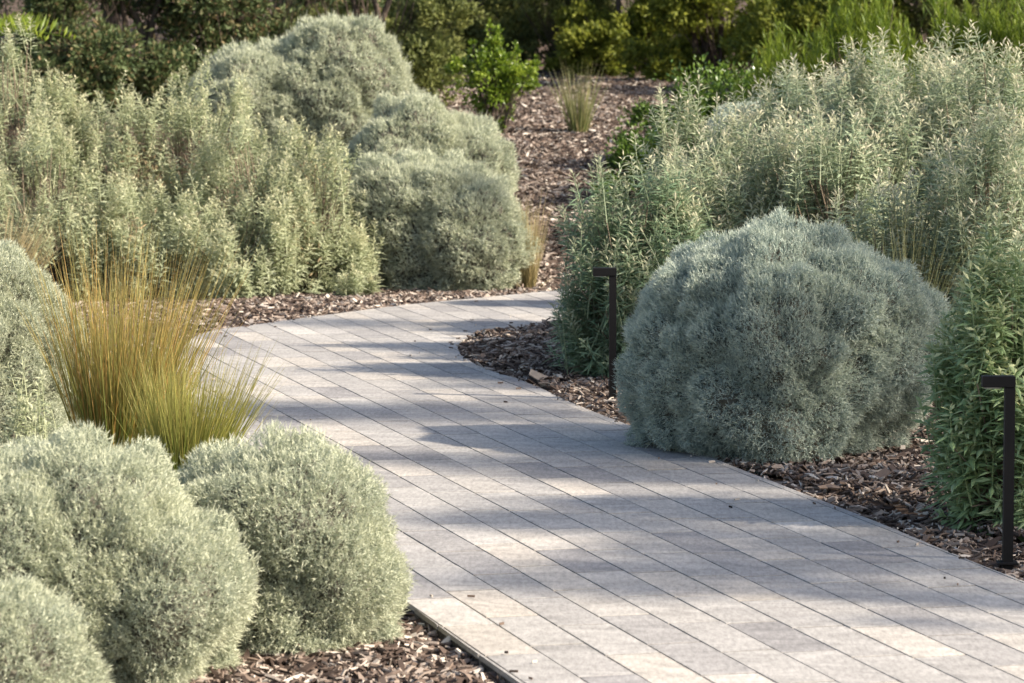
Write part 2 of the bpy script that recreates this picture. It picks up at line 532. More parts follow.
def bed_rise(P):
    """mulch sits a little proud on the right hand bed"""
    return np.where(P[:, 0] > np.interp(P[:, 1], [9, 11, 13, 15, 18, 20], [2.5, 1.6, .75, .2, -.2, .6]), 0.04, 0.0)

# ------------------------------------------------------------------ mulch
def chips(mb, n, xr, yr, lmin, lmax):
    P = np.stack([rng.uniform(*xr, n), rng.uniform(*yr, n)], 1)
    P = P[~inside(outline, P)]
    n = len(P)
    lay = rng.uniform(0, 1, n)
    L = lmin + (lmax - lmin) * rng.beta(1.3, 3.0, n)
    W = L * rng.uniform(0.08, 0.36, n)
    T = rng.uniform(0.003, 0.008, n)
    z = terrain(P[:, 0], P[:, 1]) + lay * 0.022 + bed_rise(P) * 0.7 + 0.004
    C = np.concatenate([P, z[:, None]], 1)
    a = rng.uniform(0, 2 * np.pi, n)
    tilt = rng.normal(0, 0.3, n)
    D = np.stack([np.cos(a) * np.cos(tilt), np.sin(a) * np.cos(tilt), np.sin(tilt)], 1)
    up = norm(np.stack([rng.normal(0, .5, n), rng.normal(0, .5, n), np.ones(n)], 1))
    s = norm(np.cross(up, D)); u = norm(np.cross(D, s))
    L = L[:, None]; W = W[:, None]; T = T[:, None]
    e1 = rng.uniform(.35, 1, (n, 1)); e2 = rng.uniform(.2, .9, (n, 1)); bow = rng.normal(0, .06, (n, 1)) * L
    V = []
    for (t, w) in ((-.5, e1), (0.05, 1), (.5, e2)):
        for sd in (-1, 1):
            for h in (-1, 1):
                V.append(C + D * L * t + s * sd * W * .5 * w + u * h * T * .5 + u * bow * (1 if t == .05 else 0))
    f = []
    for k in (0, 4):
        f += [(k + 1, k + 3, k + 7, k + 5), (k, k + 1, k + 5, k + 4), (k + 2, k + 6, k + 7, k + 3)]
    f += [(0, 2, 3, 1), (8, 9, 11, 10)]
    var = np.stack([np.clip(rng.beta(1.2, 1.7, n), 0, 1), rng.random(n), rng.random(n)], 1)
    mb.add(np.stack(V, 1), f, var)
def stray(mb, n, lo, hi):
    """loose chips kicked onto the paving close to its edges"""
    e = np.array(ne + fe)
    P = e[rng.integers(0, len(e), n * 6)] + rng.normal(size=(n * 6, 2)) * rng.choice([.03, .06, .2], (n * 6, 1))
    P = P[inside(outline, P)][:n]
    n = len(P)
    C = np.concatenate([P, np.full((n, 1), .006)], 1)
    a = rng.uniform(0, 2 * np.pi, n)
    D = np.stack([np.cos(a), np.sin(a), rng.normal(0, .06, n)], 1); D = norm(D)
    L = rng.uniform(lo, hi, n)
    var = np.stack([rng.random(n), rng.random(n), rng.random(n)], 1)
    side = norm(np.stack([-np.sin(a), np.cos(a), rng.normal(0, .15, n)], 1))
    s_, h_ = side, np.array([0, 0, 1.0])
    W = L * rng.uniform(.12, .4, n)
    V = []
    for t, w in ((-.5, .5), (.5, .35)):
        for sd in (-1, 1):
            for h in (-1, 1):
                V.append(C + D * (L * t)[:, None] + s_ * (sd * W * w)[:, None] + h_ * h * .003)
    mb.add(np.stack(V, 1), [(1, 3, 7, 5), (0, 1, 5, 4), (2, 6, 7, 3), (0, 2, 3, 1), (4, 5, 7, 6)], var)
mb = MB()
stray(mb, 150, .006, .024)
chips(mb, 26000, (-1.6, 0.3), (7.6, 10.2), 0.016, 0.095)
chips(mb, 95000, (-0.6, 3.2), (10.0, 18.6), 0.014, 0.085)
chips(mb, 900, (-0.6, 3.2), (10.0, 18.6), 0.06, 0.17)
chips(mb, 34000, (-3.4, -0.4), (15.0, 22.2), 0.02, 0.10)
chips(mb, 80000, (-1.8, 3.0), (19.5, 27.5), 0.022, 0.11)
chips(mb, 40000, (-2.5, 3.5), (27.5, 35), 0.03, 0.12)
chips(mb, 30000, (-4.5, -1.0), (9.0, 15.5), 0.02, 0.10)
tag(mb.build('bark_mulch', M['chips']), 'loose brown and grey bark chips covering the garden beds', 'mulch', kind='stuff')

# ------------------------------------------------------------------ cushion bushes
def cushion(label, cx, cy, lobes, mat, px, dens=1.15, group=None, seeds=None, bump=0.07, name='cushion_bush', sprig=0.03, seed=0, floor=0.0):
    """lobes: (dx, dy, z, rx, ry, rz). px: metres per picture pixel, sets how fine the twiglets are."""
    gz = float(terrain(cx, cy))
    root = thing(name, label, 'bush', (cx, cy, gz), group)
    r = np.random.default_rng(seed + 100)
    w = 0.0030 if px < 0.0032 else px * 0.86
    ln = max(0.013, w * 4.2)
    fol = MB(); core = MB()
    lobes = [np.array(l, float) for l in lobes]
    # cauliflower lumps: seed points over the whole surface
    allseeds = []
    for l in lobes:
        area = 4 * math.pi * ((l[3] * l[4]) ** 1.6 / 3 + (l[3] * l[5]) ** 1.6 / 3 + (l[4] * l[5]) ** 1.6 / 3) ** (1 / 1.6)
        k = int(area / (0.115 ** 2 * 1.1)) + 12
        d = norm(r.normal(size=(k, 3)))
        allseeds.append(np.array([cx + l[0], cy + l[1], gz + l[2]]) + d * l[3:6])
    sd = np.concatenate(allseeds)
    amp = r.uniform(0.4, 1.3, len(sd)) * bump
    rad = r.uniform(0.07, 0.13, len(sd))
    def disp(P):
        out = np.zeros(len(P))
        for s0 in range(0, len(P), 20000):
            q = P[s0:s0 + 20000]
            d2 = ((q[:, None, :] - sd[None]) ** 2).sum(-1)
            f = np.clip(1 - d2 / rad ** 2, 0, 1) * amp
            out[s0:s0 + 20000] = f.max(1)
        out += noise(P * 3.2, seed + 1) * (0.06 if px > .003 else .035) + noise(P * 8, seed + 2) * 0.034
        return out
    def sample(n, l, d=None):
        if d is None: d = norm(r.normal(size=(n, 3)))
        c = np.array([cx + l[0], cy + l[1], gz + l[2]])
        P = c + d * l[3:6]
        N = norm(d / l[3:6])
        return P, N
    for i, l in enumerate(lobes):
        area = 4 * math.pi * ((l[3] * l[4]) ** 1.6 / 3 + (l[3] * l[5]) ** 1.6 / 3 + (l[4] * l[5]) ** 1.6 / 3) ** (1 / 1.6)
        n = int(dens * area * 0.56 / (w * ln * 0.5) )
        P, N = sample(n, l)
        keep = (P[:, 2] > gz + 0.01)
        for j, m in enumerate(lobes):
            if j != i:
                q = (P - np.array([cx + m[0], cy + m[1], gz + m[2]])) / (m[3:6] * 0.93)
                keep &= (q ** 2).sum(1) > 1
        P = P[keep]; N = N[keep]; n = len(P)
        hf = noise(P * 26, seed + 7)
        keep = r.random(n) < np.clip(1.0 + hf * (1.0 if px < .0032 else .75), .08, 1)
        P = P[keep]; N = N[keep]; hf = hf[keep]; n = len(P)
        h = disp(P) + hf * 0.018
        dep = r.exponential(0.018, n)
        Q = P + N * (h - dep)[:, None]
        Q[:, 2] = np.maximum(Q[:, 2], gz + 0.005 + r.uniform(0, .04, n))
        up = np.array([0, 0, 1.0])
        stem = norm(N + up * 0.35 + r.normal(size=(n, 3)) * 0.5)
        cl = 0.5 + 0.5 * noise(P * 6, seed + 5)
        K = 6
        for k in range(K):
            t = (k / (K - 1))
            D = norm(stem + r.normal(size=(n, 3)) * (0.75 if k < K - 1 else 0.2))
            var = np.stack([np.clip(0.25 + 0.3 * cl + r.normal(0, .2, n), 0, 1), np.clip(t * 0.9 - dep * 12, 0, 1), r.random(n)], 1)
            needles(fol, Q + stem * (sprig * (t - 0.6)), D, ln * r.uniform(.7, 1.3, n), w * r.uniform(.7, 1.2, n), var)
        # stray twiglets beyond the outline
        m_ = n // 7
        sel = r.integers(0, n, m_)
        D = norm(N[sel] + up * .5 + r.normal(size=(m_, 3)) * .35)
        var = np.stack([r.random(m_), np.ones(m_) * .8, r.random(m_)], 1)
        needles(fol, Q[sel], D, ln * r.uniform(1.6, 3.6, m_), w * 0.9 * np.ones(m_), var)
        # dead twigs showing inside
        m_ = n // 16
        sel = r.integers(0, n, m_)
        B = Q[sel] - N[sel] * .01
        A = B - N[sel] * r.uniform(.04, .10, (m_, 1)) + r.normal(size=(m_, 3)) * .02
        sticks(core, A, B, np.full(m_, w * .5), np.full(m_, w * .25), np.full((m_, 3), .5))
        # inner twig mass
        U, Vn = 40, 22
        th = np.linspace(0, 2 * np.pi, U, endpoint=False); ph = np.linspace(0.02, np.pi - 0.02, Vn)
        TH, PH = np.meshgrid(th, ph)
        d = np.stack([np.cos(TH) * np.sin(PH), np.sin(TH) * np.sin(PH), np.cos(PH)], -1).reshape(-1, 3)
        P2, N2 = sample(0, l, d)
        P2 = P2 + N2 * (disp(P2) - 0.065 - 0.02 * r.random(len(P2)))[:, None]
        P2[:, 2] = np.maximum(P2[:, 2], gz - 0.03)
        fc = [(a * U + b, a * U + (b + 1) % U, (a + 1) * U + (b + 1) % U, (a + 1) * U + b) for a in range(Vn - 1) for b in range(U)]
        core.raw(P2, fc)
    fol.build('foliage', mat, root)
    core.build('twigs', M['core'], root)
    return root

def dome(px_c, py_top, d, halfpx, k=1.0, ry=None, extra=(), ztop=None):
    """main ellipsoid sized from the picture: centre px, top py, depth d, half width in px"""
    c = atd(px_c, 0, d)
    top = atd(px_c, py_top, d)[2]
    gz = float(terrain(c[0], d))
    R = halfpx / F * d
    H = top - gz
    rz = H * 0.62
    return c[0], d, [(0, 0, H - rz - 0.085, R - 0.085, (ry or R) - 0.07, rz)] + list(extra), R, H

GC = None
def pp(d): return d / F
# front left, the large one
cx, cy, lb, R, H = dome(68, 430, 9.05, 170)
cushion('large silver cushion bush at the lower left, left of the one touching the paving', cx, cy, lb + [(0.15, -0.04, .20, .26, .3, .24), (-.2, -.1, .25, .28, .3, .27)], M['cushion'], pp(9.05), seed=1)
cx, cy, lb, R, H = dome(281, 448, 9.5, 117)
cushion('rounded silver cushion bush bulging over the near left paving edge', cx, cy, lb + [(0.10, -0.02, .15, .19, .25, .18), (-.14, .04, .27, .19, .22, .19), (.05, -.03, .32, .18, .2, .15), (-.05, 0, .33, .2, .2, .14)], M['cushion'], pp(9.5), seed=2)
cx, cy, lb, R, H = dome(-30, 552, 8.3, 128)
cushion('yellowish silver cushion bush cut off by the bottom left corner', cx, cy, lb, M['cushion'], pp(8.3), seed=3)
cx, cy, lb, R, H = dome(-34, 230, 13.9, 124)
cushion('silver cushion bush at the left edge behind the golden grass', cx, cy, lb, M['cushion'], pp(13.9), seed=4)
# right hand, blue grey from the shade put into its foliage colour
cx, cy, lb, R, H = dome(784, 232, 13.4, 160, ry=.5)
cushion('wide blue grey cushion bush beside the right curve of the path', cx, cy, [(-.03, -.14, .36, .35, .38, .37), (-.04, .02, .56, .40, .40, .25), (-.325, .03, .34, .195, .30, .33), (-.23, -.02, .52, .20, .28, .20), (.16, .06, .38, .32, .34, .34), (.345, .10, .44, .23, .32, .24), (.24, .0, .58, .22, .3, .18)], M['cushion_shade_blue'], pp(13.4), seed=5, bump=.085)
# behind the path, centre left
cx, cy, lb, R, H = dome(437, 152, 21.4, 84, ry=.5)
cushion('silver cushion bush nearest the far edge of the path, lowest of the back three', cx, cy, lb + [(.16, -.1, .3, .36, .4, .34), (-.2, 0, .42, .32, .36, .3)], M['cushion'], pp(21.4), seed=6, bump=.085)
cx, cy, lb, R, H = dome(416, 98, 22.6, 92, ry=.5)
cushion('middle silver cushion bush between the tallest and the lowest of the back three', cx, cy, lb + [(.25, 0, .5, .32, .34, .32)], M['cushion'], pp(22.6), seed=7, bump=.085)
cx, cy, lb, R, H = dome(306, 30, 24.3, 104, ry=.65)
cushion('tallest domed silver cushion bush in front of the dark trees', cx, cy, lb + [(-.38, -.25, .62, .32, .36, .36), (.22, 0, .74, .44, .4, .46)], M['cushion'], pp(24.3), seed=8, bump=.10)
cx, cy, lb, R, H = dome(745, 96, 19.5, 55)
cushion('pale blue grey bush showing through the tall sage on the right', cx, cy, lb, M['cushion_shade_blue'], pp(19.5), seed=9)

# ------------------------------------------------------------------ leafy shrubs
def sage(label, cx, cy, R, H, mat, nsh, leafL, leafW, cat='shrub', name='sage_shrub', seed=0, Ry=None, spread=0.5, nleaf=26, droop=0.22, shl=0.30, group=None, z0=0.1, open_=66, lean=(0, 0), tipgain=1.0, stemcol='twig', gz=None):
    gz = float(terrain(cx, cy)) if gz is None else gz
    nsh = int(nsh * 1.7) if nsh > 150 else nsh
    root = thing(name, label, cat, (cx, cy, gz), group)
    r = np.random.default_rng(seed + 500)
    Ry = Ry or R
    fol = MB(); st = MB()
    # shoots end on the uneven surface of an upright dome or inside it
    d = norm(r.normal(size=(nsh, 3))); d[:, 2] = np.abs(d[:, 2]) ** 0.8
    d = norm(d)
    inner = r.random(nsh) < 0.4
    rad = np.where(inner, r.uniform(.45, .85, nsh), r.normal(0.96, .055, nsh))
    big = 1 + noise(d * 2.2 + seed, seed) * 0.12 + noise(d * 5 + seed, seed + 3) * 0.05
    hz = z0 * H
    rho = np.hypot(d[:, 0], d[:, 1]) ** .8
    az_ = np.arctan2(d[:, 1], d[:, 0])
    E = np.stack([np.cos(az_) * rho * R, np.sin(az_) * rho * Ry, d[:, 2] ** .62 * (H - hz)], 1) * (rad * big)[:, None] + np.array([cx, cy, gz + hz])
    # lower skirt shoots
    sk = r.random(nsh) < 0.28
    a = r.uniform(0, 2 * np.pi, nsh)
    kz = r.uniform(.05, .55, nsh)
    kr = r.uniform(.85, 1.0, nsh) * (.72 + .5 * kz)
    skp = np.stack([cx + np.cos(a) * R * kr, cy + np.sin(a) * Ry * kr, gz + kz * H], 1)
    E = np.where(sk[:, None], skp, E)
    out = norm(E - np.array([cx, cy, gz - 0.3 * H]))
    # side shoots gather round leading shoots: plumes with gaps between them
    nb = max(1, nsh // 6)
    lead = np.arange(nsh) % nb
    isl = np.arange(nsh) < nb
    off = r.normal(size=(nsh, 3)) * np.array([1, 1, .5]) * shl * .15
    off[:, 2] -= r.uniform(.03, .5, nsh) * shl
    E = np.where(isl[:, None], E, E[lead] + off)
    out = np.where(isl[:, None], out, norm(out[lead] + off / shl * 1.1))
    inner = inner[lead]; sk = sk[lead]
    S0 = norm(out * spread + np.array([lean[0], lean[1], 1.0]) * (1 - spread * .5) + r.normal(size=(nsh, 3)) * np.where(isl, .28, .16)[:, None])
    Ls = shl * r.uniform(.6, 1.2, nsh) * np.where(isl, 1.15, .8)
    E[:, 2] = np.maximum(E[:, 2], gz + Ls * 0.5)
    B = E - S0 * Ls[:, None]
    B[:, 2] = np.maximum(B[:, 2], gz + .02)
    S1 = norm(E - B); Ls = np.linalg.norm(E - B, axis=1)
    sticks(fol, B, E, np.full(nsh, .0028), np.full(nsh, .0012), np.tile([[.4, .2, .5]], (nsh, 1)))
    # branches from the crown to the shoots
    root_p = np.array([cx, cy, gz]) + r.normal(size=(nsh, 3)) * np.array([.07, .07, 0.0]) * R * 2
    mid = root_p * .45 + B * .55; mid[:, 2] += .05 * H
    sticks(st, root_p, mid, np.full(nsh, .004), np.full(nsh, .003), np.full((nsh, 3), .5))
    sticks(st, mid, B, np.full(nsh, .003), np.full(nsh, .0025), np.full((nsh, 3), .5))
    clr = r.normal(0, .14, nsh)
    U = perp(S1, r.normal(size=S1.shape)); W_ = np.cross(S1, U)
    for k in range(nleaf):
        t = (k + r.uniform(0, 1, nsh)) / nleaf
        t = t ** 0.72
        ang = k * 2.399 + r.normal(0, .25, nsh)
        opn = np.radians(open_ * (1.08 - .55 * t ** 3) + r.normal(0, 11, nsh))
        radial = U * np.cos(ang)[:, None] + W_ * np.sin(ang)[:, None]
        D = S1 * np.cos(opn)[:, None] + radial * np.sin(opn)[:, None]
        side = norm(np.cross(S1, radial) + r.normal(size=(nsh, 3)) * .25)
        side = norm(side - D * (side * D).sum(1, keepdims=True))
        L = leafL * (1.1 - .62 * t ** 2) * r.uniform(.7, 1.2, nsh)
        P = B + S1 * (Ls * t)[:, None]
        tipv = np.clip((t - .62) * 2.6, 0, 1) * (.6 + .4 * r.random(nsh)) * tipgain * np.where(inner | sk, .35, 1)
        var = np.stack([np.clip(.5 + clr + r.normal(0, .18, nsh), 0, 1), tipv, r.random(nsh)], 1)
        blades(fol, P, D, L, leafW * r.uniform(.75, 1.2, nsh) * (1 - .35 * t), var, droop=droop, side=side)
    fol.build('foliage', mat, root)
    st.build('branches', M[stemcol], root)
    if H > .7 and name == 'sage_shrub' and mat is M['sage']:
        dm = MB()
        for q in range(1 + seed % 2):
            k = 200
            a0 = r.uniform(3.4, 6.0)
            c0 = np.array([cx + math.cos(a0) * R * .72, cy + math.sin(a0) * Ry * .72, gz + r.uniform(.25, .6) * H])
            P = c0 + r.normal(size=(k, 3)) * np.array([.05, .05, .11])
            D = norm(r.normal(size=(k, 3)) * .6 + np.array([0, 0, .6]))
            blades(dm, P, D, leafL * .8 * r.uniform(.6, 1.2, k), np.full(k, leafW * .6), np.full((k, 3), .5))
        dm.build('dead_leaves', M['dead'], root)
    return root

def sg(label, px, d, hp, ytop, mat, n, lL, lW, seed, **kw):
    c = atd(px, 0, d); gz = float(terrain(c[0], d))
    top = atd(px, ytop, d)[2]
    return sage(label, c[0], d, hp / F * d, top - gz, mat, n, lL, lW, seed=seed, **kw)

GL = None
L1, L2 = 0.066, 0.0150
sg('leftmost tall sage shrub of the left bank, reaching highest at the edge', 10, 21.3, 88, 42, M['sage'], 460, L1, L2, 11, spread=.6)
sg('sage shrub with a notch of dark shade above it, second from the left edge', 105, 21.6, 92, 74, M['sage'], 460, L1, L2, 12, spread=.6)
sg('broad sage shrub left of the tallest domed cushion bush', 190, 21.7, 92, 70, M['sage'], 480, L1, L2, 13, spread=.6)
sg('pale sage shrub in front of the tallest domed cushion bush', 262, 21.2, 78, 102, M['sage'], 420, L1, L2, 14, spread=.6)
sg('sage shrub with dry brown stems left of the lowest back cushion bush', 316, 20.8, 54, 140, M['sage'], 300, L1, L2, 15, spread=.4)
sg('low sage shrub at the mulch edge behind the golden grass', 150, 20.5, 76, 165, M['sage'], 320, L1, L2, 16, spread=.6)
sg('low sage shrub right behind the paving, below the broad one', 235, 20.5, 70, 178, M['sage'], 300, L1, L2, 17, spread=.6)
sg('sage shrub between the left edge cushion bush and the bank', 48, 20.4, 80, 135, M['sage'], 360, L1, L2, 18, spread=.6)
sg('small sprouting sage tuft on the mulch by the path beside the back cushion bush', 358, 20.4, 18, 262, M['sage'], 40, L1, L2, 19, shl=.16, spread=.6, name='sage_seedling')
sg('slim sage shrub leaning over the dark gap left of the lowest cushion bush', 352, 20.9, 22, 205, M['sage'], 80, L1, L2, 20, spread=.4)

R1, R2 = 0.082, 0.0135
K = dict(spread=.75, shl=.34, nleaf=26, open_=66)
sg('drooping sage shrub in the shade behind the farther black path light', 636, 16.0, 76, 134, M['sage_shade'], 500, R1, R2, 31, **K)
sg('sage shrub with upright pink tips left of the wide blue grey bush', 712, 17.0, 72, 108, M['sage_cool'], 480, R1, R2, 32, **K)
sg('sage shrub directly above the wide blue grey cushion bush', 752, 16.6, 92, 112, M['sage_cool'], 480, R1, R2, 33, **K)
sg('tall silvery sage shrub behind, left of the two tallest', 790, 18.0, 96, 58, M['sage_cool'], 520, R1, R2, 34, **K)
sg('tallest silvery sage shrub of the right bank, under the strappy greens', 880, 17.6, 108, 36, M['sage_cool'], 600, R1, R2, 35, **K)
sg('tall sage shrub between the tallest one and the right edge one', 938, 17.9, 84, 40, M['sage_cool'], 420, R1, R2, 40, **K)
sg('tall sage shrub at the right edge above the leafy green shrub', 990, 17.0, 108, 34, M['sage_cool'], 600, R1, R2, 36, **K)
sg('sage shrub in the middle of the right bank with pale yellow tips', 838, 16.4, 96, 96, M['sage_cool'], 480, R1, R2, 37, **K)
sg('shaded sage shrub behind the right edge leafy shrub', 990, 15.4, 84, 112, M['sage_cool'], 440, R1, R2, 38, **K)
sg('shaded thin sage shrub beside the wispy grass', 885, 15.6, 60, 160, M['sage_cool'], 200, R1, R2, 39, **K)
sg('leafy grey green shrub at the right edge behind the nearer black path light', 1016, 11.45, 72, 218, M['sage_green'], 330, 0.080, 0.0200, 41, spread=.8, shl=.24, nleaf=18, open_=72, name='leafy_shrub', z0=.2)
# sprouts beside the golden grass
for i, (px, d, yt, hp, n_, lab) in enumerate([(20, 10.4, 322, 26, 26, 'tall pale sage sprout at the left edge before the cushion bush'), (86, 10.2, 372, 20, 16, 'middle pale sage sprout standing before the golden grass'), (126, 10.1, 404, 17, 12, 'shortest pale sage sprout at the foot of the golden grass')]):
    sg(lab, px, d, hp, yt, M['sage'], n_, 0.050, 0.0125, 71 + i, spread=.3, shl=.26, nleaf=26, name='sage_sprout', cat='plant', z0=.5, tipgain=1.2)

# ------------------------------------------------------------------ grasses
def grass(label, px, d, n, hgt, rbase, spread, mat, w, seed, lean=(0, 0), curve=.3, name='grass_tussock', var0=.5):
    c = atd(px, 0, d); gz = float(terrain(c[0], d))
    root = thing(name, label, 'grass', (c[0], d, gz))
    r = np.random.default_rng(seed + 900)
    a = r.uniform(0, 2 * np.pi, n); q = np.sqrt(r.random(n))
    o = np.stack([np.cos(a) * q, np.sin(a) * q, np.zeros(n)], 1)
    P = o * rbase + np.array([c[0], d, gz])
    D = norm(o * spread + np.array([lean[0], lean[1], 1.0]) + r.normal(size=(n, 3)) * .11)
    bend = norm(o + r.normal(size=(n, 3)) * .5) * curve * r.uniform(0.1, 1, (n, 1))
    bend[:, 2] = -np.abs(bend[:, 2]) * .6
    L = hgt * np.clip(r.normal(.8, .17, n), .3, 1.15)
    var = np.stack([np.clip(r.normal(var0, .36, n), 0, 1), r.random(n), r.random(n)], 1)
    mb = MB()
    strands(mb, P, D, L, w * r.uniform(.6, 1.15, n), var, bend)
    mb.build('blades', mat, root)
    # dry thatch at the foot
    m = MB()
    k = n // 8
    P2 = P[:k]
    D2 = norm(o[:k] * 1.3 + np.array([0, 0, .7]) + r.normal(size=(k, 3)) * .3)
    strands(m, P2, D2, hgt * r.uniform(.1, .3, k), w * np.ones(k), np.full((k, 3), .9), o[:k] * .3, seg=3)
    m.build('thatch', M['grass_tan'], root)
    return root

grass('tall golden grass tussock before the left edge cushion bush', 116, 12.9, 1500, .82, .14, .21, M['grass_gold'], .0036, 1, lean=(.08, 0), curve=.16)
grass('shorter green grass tussock overhanging the left paving edge', 180, 12.2, 1300, .52, .09, .27, M['grass_green'], .0032, 2, lean=(.12, 0), curve=.2, var0=.42)
grass('tan grass clump at the left edge beneath the sage bank', -12, 19.6, 500, .6, .12, .4, M['grass_tan'], .006, 3, lean=(.1, 0))
grass('sparse upright grass tussock standing alone on the mulch slope', 579, 27.4, 240, .53, .06, .26, M['grass_bg'], .0055, 4, curve=.16)
grass('narrow tan grass tuft against the right side of the back cushion bush', 529, 21.2, 200, .54, .035, .10, M['grass_tan'], .005, 5, curve=.06)
grass('wispy olive grass in shade between the sage and the wide blue grey bush', 908, 14.9, 420, .98, .06, .42, M['grass_bg'], .0024, 6, lean=(-.38, 0), curve=.4)

# ------------------------------------------------------------------ back garden plants
def leafy(label, px, d, n, blobs, mat, lL, lW, name='shrub', cat='shrub', seed=0, trunk=None, droop=.1, stems=30, tipch=.3, sr=1.0, tight=.26):
    """blobs: (dx, dy, z, rx, ry, rz) leaf clusters; z above local ground. trunk: list of (pts, radii)"""
    c = atd(px, 0, d); gz = float(terrain(c[0], d)); cx = c[0]
    root = thing(name, label, cat, (cx, d, gz))
    r = np.random.default_rng(seed + 1300)
    fol = MB(); st = MB()
    vol = np.array([b[3] * b[4] * b[5] for b in blobs]) ** .75
    for b, vo in zip(blobs, vol / vol.sum()):
        m = max(20, int(n * vo))
        # sub clumps give gaps and an uneven outline
        nc = max(6, int(m / 55))
        cd_ = norm(r.normal(size=(nc, 3))) * (r.random((nc, 1)) ** .4)
        cc = np.array([cx + b[0], d + b[1], gz + b[2]]) + cd_ * np.array(b[3:6])
        cs = r.uniform(.5, 1.2, nc) * (np.prod(b[3:6]) ** (1 / 3)) * tight
        pick = r.integers(0, nc, m)
        P = cc[pick] + r.normal(size=(m, 3)) * cs[pick][:, None] * np.array([.6, .6, .5])
        outw = norm(P - np.array([cx + b[0], d + b[1], gz + b[2] - b[5] * .4]))
        D = norm(outw + r.normal(size=(m, 3)) * .6 + np.array([0, 0, .25]))
        cv = r.normal(0, .18, nc)
        var = np.stack([np.clip(.45 + cv[pick] + r.normal(0, .18, m), 0, 1), (r.random(m) < tipch) * r.random(m), r.random(m)], 1)
        keep = P[:, 2] > gz + .01
        blades(fol, P[keep], D[keep], (lL * r.uniform(.6, 1.3, m))[keep], (lW * r.uniform(.7, 1.2, m))[keep], var[keep], droop=droop)
        k = min(nc, stems)
        A = np.tile(np.array([[cx, d, gz]]), (k, 1)) + r.normal(size=(k, 3)) * np.array([.05, .05, 0])
        mid = A * .5 + cc[:k] * .5 + r.normal(size=(k, 3)) * .04
        sticks(st, A, mid, np.full(k, .012 * sr), np.full(k, .008 * sr), np.full((k, 3), .5))
        sticks(st, mid, cc[:k], np.full(k, .008 * sr), np.full(k, .003 * sr), np.full((k, 3), .5))
    if trunk:
        for pts, rad in trunk:
            tube(st, [(cx + p[0], d + p[1], gz + p[2]) for p in pts], rad)
    tree = name.endswith('tree')
    fol.build('crown' if tree else 'foliage', mat, root)
    st.build('trunk' if tree else 'branches', M['bark'], root)
    return root

# young bright green shrub
leafy('young bright green shrub with a thin trunk on the mulch slope', 492, 27.3, 4600,
      [(0, 0, 0.43, .26, .22, .20), (-.2, 0, 0.49, .14, .14, .10), (.2, 0, 0.45, .16, .14, .10), (0, 0, 0.67, .09, .09, .12), (.30, 0, 0.53, .07, .07, .05), (.04, 0, .2, .12, .12, .12), (.05, 0, .74, .03, .03, .10), (-.14, 0, .68, .03, .03, .10), (.17, 0, .62, .03, .03, .09), (-.02, 0, .83, .03, .03, .05)],
      M['bright'], .040, .024, seed=1, stems=5, sr=.5, tight=.34, trunk=[([(0, 0, 0), (.01, 0, .3), (0, 0, .75)], [.016, .012, .005])], tipch=.5)
leafy('low dark glossy shrub beyond the sage, right of the mulch slope', 674, 25.6, 7500,
      [(-.12, 0, .30, .26, .2, .26), (.2, .1, .42, .34, .25, .34), (.5, .2, .45, .3, .25, .35)], M['glossy'], .044, .022, sr=.5, tight=.35, seed=2, tipch=.4)
leafy('small dark glossy shrub spilling on the mulch, nearer than the larger one', 630, 24.2, 3200,
      [(.05, 0, .25, .2, .2, .2), (-.10, -.1, .12, .13, .14, .11), (.2, .1, .3, .2, .2, .2)], M['glossy'], .040, .020, sr=.5, tight=.35, seed=3, tipch=.3)

# strappy bright green plants, upper right
for i, (px, d, hp, yt, n, lab) in enumerate([
    (800, 24.5, 60, 12, 240, 'strappy bright green shrub farthest left of the upper right row'),
    (870, 24.0, 60, -14, 300, 'strappy bright green shrub second in the upper right row'),
    (945, 24.3, 60, -22, 300, 'strappy bright green shrub third in the upper right row'),
    (1020, 24.0, 60, -28, 300, 'strappy bright green shrub at the upper right corner')]):
    sg(lab, px, d, hp, yt, M['strap'], n, .115, .013, 61 + i, spread=.25, shl=.45, nleaf=30, open_=28, name='strappy_shrub', droop=.05)

# frond plant, top left
def frond_plant(label, px, d, zc, n=7, seed=0):
    c = atd(px, 0, d); gz = float(terrain(c[0], d))
    root = thing('fern_palm', label, 'plant', (c[0], d, gz))
    r = np.random.default_rng(seed)
    base = np.array([c[0], d, gz + zc])
    st = MB()
    tube(st, [(c[0], d, gz - .02), (c[0], d, gz + zc * .5), (c[0], d, gz + zc)], [.09, .085, .06])
    st.build('trunk', M['bark'], root)
    for i in range(n):
        a = 2 * math.pi * i / n + r.normal() * .15 + .08
        h = np.array([math.cos(a), math.sin(a), 0])
        pts = []
        for k in range(9):
            t = k / 8
            pts.append(base + h * .64 * t + np.array([0, 0, .30 * t - .27 * t * t]))
        f = MB()
        tube(f, pts, [.007 - .0006 * k for k in range(9)], k=5, var=(.3, 0, 0))
        m = 19
        t = np.linspace(.12, 1, m)
        C = base + h * .64 * t[:, None] + np.array([0, 0, 1]) * (.30 * t - .27 * t * t)[:, None]
        side = np.array([-h[1], h[0], 0])
        for s in (-1, 1):
            D = norm(side * s * .6 + h * .3 + np.array([0, 0, .95]) + r.normal(size=(m, 3)) * .06)
            Lh = .16 * np.sin(np.clip(t * 2.6 + .35, 0, 3.0)) + .02
            var = np.stack([r.uniform(.4, 1, m), r.random(m) * .5, r.random(m)], 1)
            blades(f, C, D, Lh, np.full(m, .020), var, droop=.05)
        f.build('frond', M['strap'], root)
    return root
frond_plant('bright green fern palm with feathered fronds at the top left corner', -26, 23.2, 1.22, seed=5)

